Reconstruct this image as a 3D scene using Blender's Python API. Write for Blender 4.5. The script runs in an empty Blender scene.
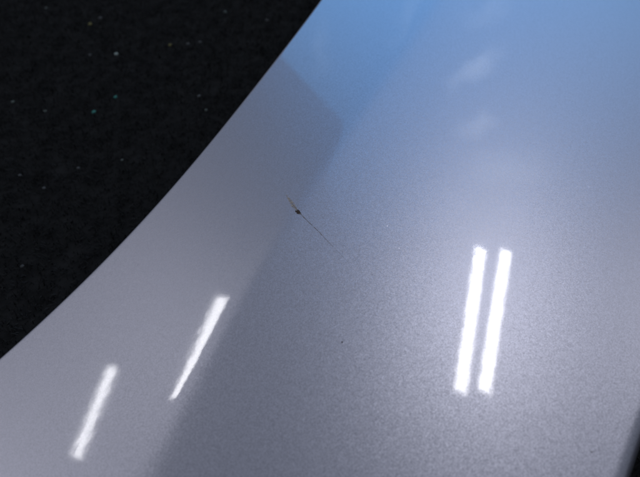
import bpy, bmesh, math, random
import numpy as np
from mathutils import Vector

random.seed(7); rng = np.random.default_rng(7)
scene = bpy.context.scene
col = scene.collection

# ------------------------------------------------------------------ camera
Z0 = 0.07
cam_d = bpy.data.cameras.new('camera'); cam = bpy.data.objects.new('camera', cam_d); col.objects.link(cam)
PITCH = math.radians(50)
cam.location = (0, -0.30 * math.cos(PITCH), Z0 + 0.30 * math.sin(PITCH))
cam.rotation_euler = (math.radians(90) - PITCH, 0, 0)
cam_d.sensor_fit = 'HORIZONTAL'; cam_d.sensor_width = 36
cam_d.angle = math.radians(50)
cam_d.clip_start = 0.01; cam_d.clip_end = 50
cam_d.dof.use_dof = True; cam_d.dof.focus_distance = 0.315; cam_d.dof.aperture_fstop = 11
scene.camera = cam

# ------------------------------------------------------------------ light
world = bpy.data.worlds.new('World'); scene.world = world; world.use_nodes = True
bg = world.node_tree.nodes['Background']
bg.inputs['Color'].default_value = (0.74, 0.83, 1.0, 1); bg.inputs['Strength'].default_value = 0.165

def lamp(name, a, b, width, radiance, color):
    """a long rectangular ceiling lamp from a to b, facing down"""
    a, b = Vector(a), Vector(b)
    L = (b - a).length
    d = bpy.data.lights.new(name, 'AREA'); d.shape = 'RECTANGLE'
    d.size = L; d.size_y = width; d.energy = radiance * math.pi * L * width; d.color = color
    o = bpy.data.objects.new(name, d); col.objects.link(o)
    o.location = (a + b) / 2
    o.rotation_euler = (0, 0, math.atan2(b.y - a.y, b.x - a.x))
    return o
TUBE = (0.98, 0.975, 1.0)
lamp('fluorescent_tube_or_fill', (0.964, 1.857, 2.3), (0.650, 0.914, 2.3), 0.074, 15.5, TUBE)
lamp('fluorescent_tube_or_fill', (1.150, 1.872, 2.3), (0.792, 0.923, 2.3), 0.074, 15.5, TUBE)
lamp('fluorescent_tube_or_fill', (-2.624, 1.927, 2.3), (-2.830, 1.293, 2.3), 0.085, 13, TUBE)
lamp('fluorescent_tube_or_fill', (-1.765, 2.345, 2.3), (-2.045, 1.552, 2.3), 0.115, 13, TUBE)

# fill lamps added to brighten the panel; their mirror images fall beside the picture
lamp('fluorescent_tube_or_fill', (2.95, 2.05, 2.3), (2.62, 1.10, 2.3), 0.16, 17, TUBE)
lamp('fluorescent_tube_or_fill', (-4.45, 1.95, 2.3), (-4.70, 1.25, 2.3), 0.16, 17, TUBE)
lamp('fluorescent_tube_or_fill', (-3.22, 0.95, 2.3), (-3.50, 0.25, 2.3), 0.16, 17, TUBE)

# daylight from a wide, slanting window full of blue sky on the far side
dd = bpy.data.lights.new('window_daylight', 'AREA'); dd.shape = 'RECTANGLE'
dd.size = 3.4; dd.size_y = 3.4; dd.energy = 0.30 * math.pi * 3.4 * 3.4; dd.spread = math.radians(108)
do = bpy.data.objects.new('window_daylight', dd); col.objects.link(do)
do.location = (1.29, 3.0, 1.7); do.rotation_euler = (math.radians(-90), math.radians(15), 0)

def clouds(light, sky, puffs, base):
    """blue sky with a few thin clouds, as seen through the glazing: (x, z, angle, half length, half width, strength)"""
    light.color = (1, 1, 1); light.use_nodes = True
    t = light.node_tree; N, Lk = t.nodes, t.links; em = N['Emission']
    ge = N.new('ShaderNodeNewGeometry'); nz = N.new('ShaderNodeTexNoise'); nz.inputs['Scale'].default_value = 5; nz.inputs['Detail'].default_value = 4
    Lk.new(ge.outputs['Position'], nz.inputs['Vector'])
    ma = N.new('ShaderNodeVectorMath'); ma.operation = 'MULTIPLY_ADD'; ma.inputs[1].default_value = (.34, 0, .34)
    Lk.new(nz.outputs['Color'], ma.inputs[0]); Lk.new(ge.outputs['Position'], ma.inputs[2])
    acc = None
    for (x, z, a, lx, lz, amt) in puffs:
        mp = N.new('ShaderNodeMapping'); mp.vector_type = 'TEXTURE'
        mp.inputs['Location'].default_value = (x + .17, 3.0, z + .17); mp.inputs['Rotation'].default_value = (0, a, 0); mp.inputs['Scale'].default_value = (lx, 1, lz)
        Lk.new(ma.outputs[0], mp.inputs['Vector'])
        ln = N.new('ShaderNodeVectorMath'); ln.operation = 'LENGTH'; Lk.new(mp.outputs[0], ln.inputs[0])
        mr = N.new('ShaderNodeMapRange'); mr.interpolation_type = 'SMOOTHSTEP'
        mr.inputs['From Min'].default_value = 1.15; mr.inputs['From Max'].default_value = 0.0; mr.inputs['To Max'].default_value = amt
        Lk.new(ln.outputs['Value'], mr.inputs['Value'])
        if acc is None: acc = mr.outputs[0]
        else:
            ad = N.new('ShaderNodeMath'); ad.operation = 'ADD'; Lk.new(acc, ad.inputs[0]); Lk.new(mr.outputs[0], ad.inputs[1]); acc = ad.outputs[0]
    sc = N.new('ShaderNodeVectorMath'); sc.operation = 'SCALE'; sc.inputs[0].default_value = (.95, .97, 1.0); Lk.new(acc, sc.inputs['Scale'])
    su = N.new('ShaderNodeVectorMath'); su.operation = 'ADD'; su.inputs[1].default_value = sky; Lk.new(sc.outputs[0], su.inputs[0])
    Lk.new(su.outputs[0], em.inputs['Color']); em.inputs['Strength'].default_value = base
clouds(dd, (0.07, 0.43, 1.0), [(1.04, 1.58, 1.03, 0.36, 0.12, 1.4), (1.15, 2.14, 0.6, 0.24, 0.14, 1.6), (1.55, 2.55, 0.2, 0.50, 0.28, 1.4), (1.05, 1.02, 0.9, 0.3, 0.10, 0.3),
                              (1.9, 1.5, 0.0, 1.3, 1.5, 0.16), (-0.41, 1.02, 1.2, 0.22, 0.06, 0.2), (0.10, 0.86, 1.0, 0.25, 0.07, 0.2)], 1.0)  # broad first puff here is haze added to grey the blue on the right

vs = scene.view_settings
vs.view_transform = 'Standard'; vs.look = 'None'; vs.exposure = 0.34; vs.gamma = 1.0; vs.use_curve_mapping = False
scene.render.engine = 'CYCLES'
scene.cycles.use_denoising = True
scene.render.resolution_x = 1024; scene.render.resolution_y = 763

# ------------------------------------------------------------------ helpers
def link(name, me, mat=None, parent=None):
    o = bpy.data.objects.new(name, me); col.objects.link(o)
    if mat: me.materials.append(mat)
    if parent: o.parent = parent
    return o
def mesh(verts, faces, smooth=True):
    me = bpy.data.meshes.new('m'); me.from_pydata([tuple(map(float, v)) for v in verts], [], faces)
    if smooth: me.polygons.foreach_set('use_smooth', [True] * len(me.polygons))
    me.update(); return me
def spline(pts):
    """natural cubic spline x(y) through (y, x) points, straight beyond the ends"""
    p = np.array(sorted(pts), float); y, x = p[:, 0], p[:, 1]; n = len(y); h = np.diff(y)
    A = np.eye(n); r = np.zeros(n)
    for i in range(1, n - 1):
        A[i, i-1:i+2] = h[i-1], 2 * (h[i-1] + h[i]), h[i]
        r[i] = 6 * ((x[i+1] - x[i]) / h[i] - (x[i] - x[i-1]) / h[i-1])
    M = np.linalg.solve(A, r)
    def f(q):
        q = np.asarray(q, float); qc = np.clip(q, y[0], y[-1])
        i = np.clip(np.searchsorted(y, qc) - 1, 0, n - 2)
        a = y[i+1] - qc; b = qc - y[i]; hh = h[i]
        v = M[i]*a**3/(6*hh) + M[i+1]*b**3/(6*hh) + (x[i]/hh - M[i]*hh/6)*a + (x[i+1]/hh - M[i+1]*hh/6)*b
        s0 = (x[1]-x[0])/h[0] - h[0]*M[1]/6; s1 = (x[-1]-x[-2])/h[-1] + h[-1]*M[-2]/6
        return v + np.where(q < y[0], (q-y[0])*s0, 0) + np.where(q > y[-1], (q-y[-1])*s1, 0)
    return f
def nt(name):
    m = bpy.data.materials.new(name); m.use_nodes = True
    t = m.node_tree; return m, t, t.nodes['Principled BSDF'], t.nodes['Material Output']

# ------------------------------------------------------------------ panel shape
edge_poly = np.array([-11.9913672, 7.7766336, -2.20711816, 0.68793959, -0.10122514]); edge_d = np.polyder(edge_poly)
def left_edge(y):
    yc = np.clip(y, -0.06, 0.235); return np.polyval(edge_poly, yc) + np.polyval(edge_d, yc) * (y - yc)
right_edge = spline([(-0.17, 0.056), (-0.1033, 0.1008), (-0.0867, 0.1110), (-0.06, 0.1290), (0.0, 0.168), (0.1, 0.214),
                     (0.2, 0.252), (0.34, 0.292)])
crease_poly = np.array([-1.38270238, 0.32768012, 0.43970342, -0.01894352]); crease_d = np.polyder(crease_poly)
TILT = math.tan(math.radians(10))
def crease_x(y):
    yc = np.clip(y, -0.10, 0.19); return np.polyval(crease_poly, yc) + np.polyval(crease_d, yc) * (y - yc)
def height(x, y):
    x = np.asarray(x, float); y = np.asarray(y, float)
    s = np.polyval(crease_d, np.clip(y, -0.10, 0.19))
    d = (crease_x(y) - x) / np.sqrt(1 + s * s)
    w = 0.0014 + 0.0005 * (np.clip(y, 0, .2) / .1) + 0.0012 * np.clip((-0.06 - y) / .04, 0, 1)
    t = np.logaddexp(0, d / w) * w
    return Z0 - (x - 0.03)**2 / 1.8 - y**2 / 4.4 - TILT * t + 0.45 * t * t

# ------------------------------------------------------------------ materials
def paint_material():
    m, t, b, out = nt('silver_metallic_paint'); N, Lk = t.nodes, t.links
    co = N.new('ShaderNodeTexCoord')
    # metal flakes: each cell of the lacquer's flake layer leans its own way
    vo = N.new('ShaderNodeTexVoronoi'); vo.inputs['Scale'].default_value = 3400
    vo2 = N.new('ShaderNodeTexVoronoi'); vo2.inputs['Scale'].default_value = 1700
    for v in (vo, vo2): Lk.new(co.outputs['Object'], v.inputs['Vector'])
    ge = N.new('ShaderNodeNewGeometry')
    def off(v, amp):
        s = N.new('ShaderNodeVectorMath'); s.operation = 'SUBTRACT'; s.inputs[1].default_value = (.5, .5, .5)
        Lk.new(v.outputs['Color'], s.inputs[0])
        k = N.new('ShaderNodeVectorMath'); k.operation = 'SCALE'; k.inputs['Scale'].default_value = amp
        Lk.new(s.outputs[0], k.inputs[0]); return k
    a = off(vo, FLAKE[0]); c = off(vo2, FLAKE[1])
    # a few bigger flakes that stand up and sparkle
    vo3 = N.new('ShaderNodeTexVoronoi'); vo3.inputs['Scale'].default_value = 700; Lk.new(co.outputs['Object'], vo3.inputs['Vector'])
    sp = N.new('ShaderNodeSeparateColor'); Lk.new(vo3.outputs['Color'], sp.inputs[0])
    g1 = N.new('ShaderNodeMath'); g1.operation = 'GREATER_THAN'; g1.inputs[1].default_value = 0.985; Lk.new(sp.outputs[2], g1.inputs[0])
    g2 = N.new('ShaderNodeMath'); g2.operation = 'LESS_THAN'; g2.inputs[1].default_value = 0.12; Lk.new(vo3.outputs['Distance'], g2.inputs[0])
    g3 = N.new('ShaderNodeMath'); g3.operation = 'MULTIPLY'; Lk.new(g1.outputs[0], g3.inputs[0]); Lk.new(g2.outputs[0], g3.inputs[1])
    g4 = N.new('ShaderNodeMath'); g4.operation = 'MULTIPLY'; g4.inputs[1].default_value = 0.3; Lk.new(g3.outputs[0], g4.inputs[0])
    e = off(vo3, 1.0); Lk.new(g4.outputs[0], e.inputs['Scale'])
    c2 = N.new('ShaderNodeVectorMath'); c2.operation = 'ADD'; Lk.new(c.outputs[0], c2.inputs[0]); Lk.new(e.outputs[0], c2.inputs[1]); c = c2
    s1 = N.new('ShaderNodeVectorMath'); s1.operation = 'ADD'; Lk.new(a.outputs[0], s1.inputs[0]); Lk.new(c.outputs[0], s1.inputs[1])
    s2 = N.new('ShaderNodeVectorMath'); s2.operation = 'ADD'; Lk.new(s1.outputs[0], s2.inputs[0]); Lk.new(ge.outputs['Normal'], s2.inputs[1])
    s3 = N.new('ShaderNodeVectorMath'); s3.operation = 'NORMALIZE'; Lk.new(s2.outputs[0], s3.inputs[0])
    Lk.new(s3.outputs[0], b.inputs['Normal'])
    # flake brightness
    sep = N.new('ShaderNodeSeparateColor'); Lk.new(vo.outputs['Color'], sep.inputs[0])
    rp = N.new('ShaderNodeValToRGB'); rp.color_ramp.elements[0].color = (0.425, 0.42, 0.49, 1); rp.color_ramp.elements[1].color = (0.575, 0.568, 0.66, 1)
    Lk.new(sep.outputs[1], rp.inputs[0])
    # smeared polish residue: a thin whitish film with a shape of its own
    film = None
    for (cx, cy, ang, lx, ly, amt) in SMEARS:
        mp = N.new('ShaderNodeMapping'); mp.vector_type = 'TEXTURE'
        mp.inputs['Location'].default_value = (cx, cy, 0.06); mp.inputs['Rotation'].default_value = (0, 0, ang); mp.inputs['Scale'].default_value = (lx, ly, 0.1)
        nz = N.new('ShaderNodeTexNoise'); nz.inputs['Scale'].default_value = 55; nz.inputs['Detail'].default_value = 3
        Lk.new(co.outputs['Object'], nz.inputs['Vector'])
        mxv = N.new('ShaderNodeVectorMath'); mxv.operation = 'MULTIPLY_ADD'; mxv.inputs[1].default_value = (.022, .022, 0)
        Lk.new(nz.outputs['Color'], mxv.inputs[0]); Lk.new(co.outputs['Object'], mxv.inputs[2])
        sh = N.new('ShaderNodeVectorMath'); sh.operation = 'SUBTRACT'; sh.inputs[1].default_value = (.011, .011, 0); Lk.new(mxv.outputs[0], sh.inputs[0])
        Lk.new(sh.outputs[0], mp.inputs['Vector'])
        ln = N.new('ShaderNodeVectorMath'); ln.operation = 'LENGTH'; Lk.new(mp.outputs[0], ln.inputs[0])
        mr = N.new('ShaderNodeMapRange'); mr.interpolation_type = 'SMOOTHSTEP'
        mr.inputs['From Min'].default_value = 1.0; mr.inputs['From Max'].default_value = 0.1; mr.inputs['To Max'].default_value = amt
        Lk.new(ln.outputs['Value'], mr.inputs['Value'])
        if film is None: film = mr.outputs[0]
        else:
            ad = N.new('ShaderNodeMath'); ad.operation = 'MAXIMUM'; Lk.new(film, ad.inputs[0]); Lk.new(mr.outputs[0], ad.inputs[1]); film = ad.outputs[0]
    Lk.new(rp.outputs[0], b.inputs['Base Color'])
    b.inputs['Metallic'].default_value = 1.0; rr = N.new('ShaderNodeMapRange'); rr.inputs['To Min'].default_value = ROUGH; rr.inputs['To Max'].default_value = 0.34
    Lk.new(g3.outputs[0], rr.inputs['Value']); Lk.new(rr.outputs[0], b.inputs['Roughness'])
    b.inputs['Coat Weight'].default_value = 1.0; b.inputs['Coat Roughness'].default_value = 0.045; b.inputs['Coat IOR'].default_value = 1.5
    # orange peel of the clear lacquer
    op = N.new('ShaderNodeTexNoise'); op.inputs['Scale'].default_value = 260; op.inputs['Detail'].default_value = 1.0
    Lk.new(co.outputs['Object'], op.inputs['Vector'])
    bp = N.new('ShaderNodeBump'); bp.inputs['Strength'].default_value = 1.0; bp.inputs['Distance'].default_value = PEEL
    Lk.new(op.outputs[0], bp.inputs['Height']); Lk.new(bp.outputs[0], b.inputs['Coat Normal'])
    df = N.new('ShaderNodeBsdfDiffuse'); df.inputs['Color'].default_value = (.75, .75, .76, 1)
    mx = N.new('ShaderNodeMixShader'); Lk.new(film, mx.inputs[0]); Lk.new(b.outputs[0], mx.inputs[1]); Lk.new(df.outputs[0], mx.inputs[2])
    Lk.new(mx.outputs[0], out.inputs['Surface'])
    return m
FLAKE = (0.07, 0.02); ROUGH = 0.42; PEEL = 0.000007
SMEARS = [(0.045, -0.03, 0.9, 0.05, 0.015, 0.05), (-0.06, -0.06, 0.7, 0.04, 0.012, 0.04)]
M_paint = paint_material()

def plain(name, color, rough, noise=None, spec=0.3, alpha=1.0):
    m, t, b, out = nt(name); N, Lk = t.nodes, t.links
    b.inputs['Alpha'].default_value = alpha; b.inputs['Roughness'].default_value = rough; b.inputs['Specular IOR Level'].default_value = spec
    co = N.new('ShaderNodeTexCoord'); nz = N.new('ShaderNodeTexNoise'); nz.inputs['Scale'].default_value = noise or 300; nz.inputs['Detail'].default_value = 4
    Lk.new(co.outputs['Object'], nz.inputs['Vector'])
    rp = N.new('ShaderNodeValToRGB'); rp.color_ramp.elements[0].position = .3; rp.color_ramp.elements[1].position = .7
    rp.color_ramp.elements[0].color = tuple(c * .6 for c in color) + (1,); rp.color_ramp.elements[1].color = tuple(min(1, c * 1.35) for c in color) + (1,)
    Lk.new(nz.outputs[0], rp.inputs[0]); Lk.new(rp.outputs[0], b.inputs['Base Color'])
    if alpha < 1:                                     # worn through unevenly
        n2 = N.new('ShaderNodeTexNoise'); n2.inputs['Scale'].default_value = 900; n2.inputs['Detail'].default_value = 3
        Lk.new(co.outputs['Object'], n2.inputs['Vector'])
        mr = N.new('ShaderNodeMapRange'); mr.inputs['From Min'].default_value = .36; mr.inputs['From Max'].default_value = .62
        mr.inputs['To Min'].default_value = alpha * .25; mr.inputs['To Max'].default_value = min(1, alpha * 1.5)
        Lk.new(n2.outputs[0], mr.inputs['Value']); Lk.new(mr.outputs[0], b.inputs['Alpha'])
    return m
M_carpet = plain('black_felt', (0.016, 0.0165, 0.0175), 1.0, 90, 0.05)
M_fibre = plain('black_fibre', (0.027, 0.028, 0.029), 0.95, 60, 0.08)
M_chip = plain('chipped_bare_spot', (0.075, 0.055, 0.045), 0.9, 2000)
M_scr = plain('scratched_primer_line', (0.30, 0.26, 0.24), 0.8, 2500, alpha=0.5)
M_smear = plain('tan_rubbed_paint', (0.52, 0.45, 0.38), 0.7, 1500, alpha=0.55)

# ------------------------------------------------------------------ carpet
n = 2
car = mesh([(-1, -1, 0), (1, -1, 0), (1, 1.2, 0), (-1, 1.2, 0)], [(0, 1, 2, 3)], False)
carpet = link('carpet', car, M_carpet); carpet['kind'] = 'structure'
carpet['label'] = 'black felt carpet with tiny coloured flecks under the panel'

def under_panel(x, y):
    return (y > -0.16) & (y < 0.335) & (x > left_edge(y) + 0.012) & (x < right_edge(y) - 0.012)
NF = 200000
fx = rng.uniform(-0.50, 0.42, NF); fy = rng.uniform(-0.22, 0.60, NF)
keep = ~under_panel(fx, fy); fx, fy = fx[keep], fy[keep]; k = len(fx)
ang = rng.uniform(0, 2*np.pi, k); lean = rng.uniform(0.2, 1.25, k); ln = rng.uniform(0.0025, 0.0055, k); wd_ = rng.uniform(0.0002, 0.0004, k)
dx, dy = np.cos(ang), np.sin(ang)
V = np.zeros((k, 5, 3))
base = np.stack([fx, fy, np.full(k, -0.0005)], 1)
side = np.stack([-dy, dx, np.zeros(k)], 1) * wd_[:, None]
mid = base + np.stack([dx*np.sin(lean*.6)*ln*.5, dy*np.sin(lean*.6)*ln*.5, np.cos(lean*.6)*ln*.5], 1)
tip = mid + np.stack([dx*np.sin(lean)*ln*.5, dy*np.sin(lean)*ln*.5, np.cos(lean)*ln*.5], 1)
V[:, 0] = base - side; V[:, 1] = base + side; V[:, 2] = mid - side*.8; V[:, 3] = mid + side*.8; V[:, 4] = tip
o5 = (np.arange(k) * 5)[:, None]
F = np.concatenate([o5 + [0, 1, 3], o5 + [0, 3, 2], o5 + [2, 3, 4]]).astype(np.int32)
me = bpy.data.meshes.new('pile')
me.vertices.add(k*5); me.vertices.foreach_set('co', V.reshape(-1))
me.loops.add(F.size); me.loops.foreach_set('vertex_index', F.reshape(-1))
me.polygons.add(len(F)); me.polygons.foreach_set('loop_start', np.arange(0, F.size, 3, dtype=np.int32))
me.update(calc_edges=True); me.validate()
pile = link('pile', me, M_fibre, carpet); pile['kind'] = 'stuff'

# coloured flecks caught in the pile
FC = {'w': (0.27, 0.33, 0.32), 't': (0.04, 0.19, 0.17), 'o': (0.14, 0.13, 0.05), 'g': (0.09, 0.11, 0.105), 'd': (0.07, 0.075, 0.08)}
FM = {q: plain('fleck_' + n_, FC[q], 0.8, 900) for q, n_ in dict(w='white', t='teal', o='olive', g='grey', d='dark_grey').items()}
def fleck_mesh(seed):
    r = random.Random(seed); bm = bmesh.new()
    bmesh.ops.create_icosphere(bm, subdivisions=1, radius=1)
    for v in bm.verts: v.co *= r.uniform(0.7, 1.25); v.co.z *= 0.6
    me_ = bpy.data.meshes.new('fleck'); bm.to_mesh(me_); bm.free()
    return me_
flecks = [(-0.1472, 0.2275, 'w', 1.25), (-0.1385, 0.1785, 't', 1.15), (-0.1494, 0.1629, 't', 1.25), (-0.1821, 0.1639, 'g', 1.0), (-0.206, 0.1732, 'g', 1.0),
          (-0.1743, 0.2658, 'o', 1.2), (-0.1683, 0.274, 'd', 1.2), (-0.2132, 0.2879, 'g', 1.0), (-0.1657, 0.2263, 'd', 1.0), (-0.0734, 0.2823, 'g', 1.2),
          (-0.0404, 0.2712, 'd', 1.2), (-0.1098, 0.2386, 'o', 1.1), (-0.0968, 0.2399, 'd', 1.1), (-0.0883, 0.2424, 'd', 1.0), (-0.0756, 0.1649, 'g', 0.9),
          (-0.0819, 0.1796, 'd', 1.0), (-0.1224, 0.1171, 'g', 0.8), (-0.1818, 0.1039, 'd', 0.9), (-0.1644, 0.093, 'd', 1.0), (-0.148, 0.11, 'd', 0.9), (-0.1611, 0.0343, 'd', 0.9)]
for i, (x, y, q, s) in enumerate(flecks):
    o = link('fleck', fleck_mesh(i), FM[q], carpet); o.location = (x, y, 0.006); o.scale = (.0013*s, .0013*s, .0013*s); o.rotation_euler = (0, 0, i)

# ------------------------------------------------------------------ the painted panel
panel = bpy.data.objects.new('car_body_panel', None); col.objects.link(panel)
panel.location = (0.03, 0.05, 0)
panel['label'] = 'glossy silver metallic car body panel with a crease and a scratch'
panel['category'] = 'car panel'
OFF = Vector((0.03, 0.05, 0))

rows = np.linspace(-0.165, 0.34, 330)
nl, nr = 110, 130
sl = (1 - (1 - np.linspace(0, 1, nl))**1.8)           # denser towards the crease
sr = np.linspace(0, 1, nr + 1)[1:]**1.6
X = np.zeros((len(rows), nl + nr)); Y = np.repeat(rows[:, None], nl + nr, 1)
Lx, Cx, Rx = left_edge(rows), crease_x(rows), right_edge(rows)
X[:, :nl] = Lx[:, None] + (Cx - Lx)[:, None] * sl[None]
X[:, nl:] = Cx[:, None] + (Rx - Cx)[:, None] * sr[None]
Z = height(X, Y)
NR, NC = X.shape
verts = np.stack([X, Y, Z], -1).reshape(-1, 3)
idx = np.arange(NR * NC).reshape(NR, NC)
faces = np.stack([idx[:-1, :-1], idx[:-1, 1:], idx[1:, 1:], idx[1:, :-1]], -1).reshape(-1, 4).tolist()
# boundary loop, counter-clockwise
loop = list(idx[0, :-1]) + list(idx[:-1, -1]) + list(idx[-1, :0:-1]) + list(idx[:0:-1, 0])
side_of = ['n'] * (NC - 1) + ['r'] * (NR - 1) + ['f'] * (NC - 1) + ['l'] * (NR - 1)
P = verts[loop][:, :2]
Tn = np.roll(P, -1, 0) - np.roll(P, 1, 0); Tn /= np.linalg.norm(Tn, axis=1)[:, None]
O = np.stack([Tn[:, 1], -Tn[:, 0]], 1)
rad = np.array([dict(n=.004, f=.004, l=.0022, r=.007)[q] for q in side_of])
for _ in range(30): rad = (np.roll(rad, 1) + rad + np.roll(rad, -1)) / 3
for _ in range(2):
    O = (np.roll(O, 1, 0) + O + np.roll(O, -1, 0)); O /= np.linalg.norm(O, axis=1)[:, None]
rings = [list(loop)]; V2 = [verts]; nv = len(verts)
def add_ring(pts):
    global nv
    V2.append(pts); rings.append(list(range(nv, nv + len(pts)))); nv += len(pts)
for th in np.linspace(0, math.pi/2, 11)[1:]:
    xy = P + O * (rad * math.sin(th))[:, None]
    add_ring(np.concatenate([xy, (height(xy[:, 0], xy[:, 1]) - rad * (1 - math.cos(th)))[:, None]], 1))
nroll = len(rings)
for a, b in zip(rings[:-1], rings[1:]):
    for i in range(len(loop)):
        j = (i + 1) % len(loop); faces.append((a[i], b[i], b[j], a[j]))
skin_v = np.concatenate(V2) - np.array(OFF)
skin = link('outer_skin', mesh(skin_v, faces), M_paint, panel)
# turned-down flange, from the rolled edge to the carpet
last = V2[-1]
fl_v, fl_f = [], []
m_ = len(loop)
for h in (0, .33, .66, 1):
    xy = last[:, :2] - O * (0.006 * h) ; z = last[:, 2] * (1 - h) + 0.0015 * h
    fl_v.append(np.concatenate([xy - O * (0.00005), z[:, None]], 1))
xy = last[:, :2] - O * 0.016
fl_v.append(np.concatenate([xy, np.full((m_, 1), 0.0015)], 1))
for r_ in range(4):
    for i in range(m_):
        j = (i + 1) % m_; fl_f.append((r_*m_+i, (r_+1)*m_+i, (r_+1)*m_+j, r_*m_+j))
link('edge_flange', mesh(np.concatenate(fl_v) - np.array(OFF), fl_f), M_paint, panel)

# ------------------------------------------------------------------ the damage
def on_skin(x, y, up): return np.array([x, y, float(height(x, y)) + up]) - np.array(OFF)
def ribbon(name, pts, widths, mat, up, jit=0.3, parent=panel, sub=6):
    pts = np.array(pts); t = np.arange(len(pts)); tt = np.linspace(0, len(pts)-1, (len(pts)-1)*sub+1)
    px = np.interp(tt, t, pts[:, 0]); py = np.interp(tt, t, pts[:, 1]); ww = np.interp(tt, t, widths)
    d = np.stack([np.gradient(px), np.gradient(py)], 1); d /= np.linalg.norm(d, axis=1)[:, None]
    s = np.stack([-d[:, 1], d[:, 0]], 1); v, f = [], []
    for i in range(len(tt)):
        w1 = ww[i] * (1 + rng.uniform(-jit, jit)); w2 = ww[i] * (1 + rng.uniform(-jit, jit))
        v += [on_skin(px[i]+s[i, 0]*w1, py[i]+s[i, 1]*w1, up*.4), on_skin(px[i], py[i], up), on_skin(px[i]-s[i, 0]*w2, py[i]-s[i, 1]*w2, up*.4)]
        if i:
            b = 3*i; f += [(b-3, b-2, b+1, b), (b-2, b-1, b+2, b+1)]
    return link(name, mesh(v, f), mat, parent)
scratch = ribbon('scratch', [(-0.01693, 0.03133), (-0.01387, 0.02443), (-0.00976, 0.01654), (-0.00537, 0.01054), (-0.00088, 0.00478), (0.00478, -0.00311), (0.01273, -0.01395)],
                 [0.00001, 0.00008, 0.00028, 0.00024, 0.00017, 0.00006, 0.00001], M_scr, 0.00008)
scratch['label'] = 'thin dark scratch running across the crease'
ribbon('rubbed_paint', [(-0.0158, 0.0292), (-0.0142, 0.0252), (-0.0122, 0.0212), (-0.0106, 0.0180)], [0.0001, 0.0006, 0.0009, 0.0005], M_smear, 0.00005, parent=scratch)
def blot(name, x, y, rx, ry, ang, mat, parent, seed):
    r = random.Random(seed); v = [on_skin(x, y, .00016)]; nseg = 18
    for q in range(nseg):
        a = 2*math.pi*q/nseg; k_ = r.uniform(.6, 1.25); ex, ey = rx*k_*math.cos(a), ry*k_*math.sin(a)
        v.append(on_skin(x + ex*math.cos(ang) - ey*math.sin(ang), y + ex*math.sin(ang) + ey*math.cos(ang), .00003))
    f = [(0, 1+q, 1+(q+1) % nseg) for q in range(nseg)]
    return link(name, mesh(v, f), mat, parent)
blot('paint_chip', -0.0100, 0.0166, 0.0017, 0.0011, -0.95, M_chip, scratch, 1)
blot('paint_pit', 0.0086, -0.0519, 0.00035, 0.00028, 0, M_chip, panel, 2)
blot('paint_pit', 0.0961, -0.0947, 0.0005, 0.0004, 0, M_scr, panel, 3)
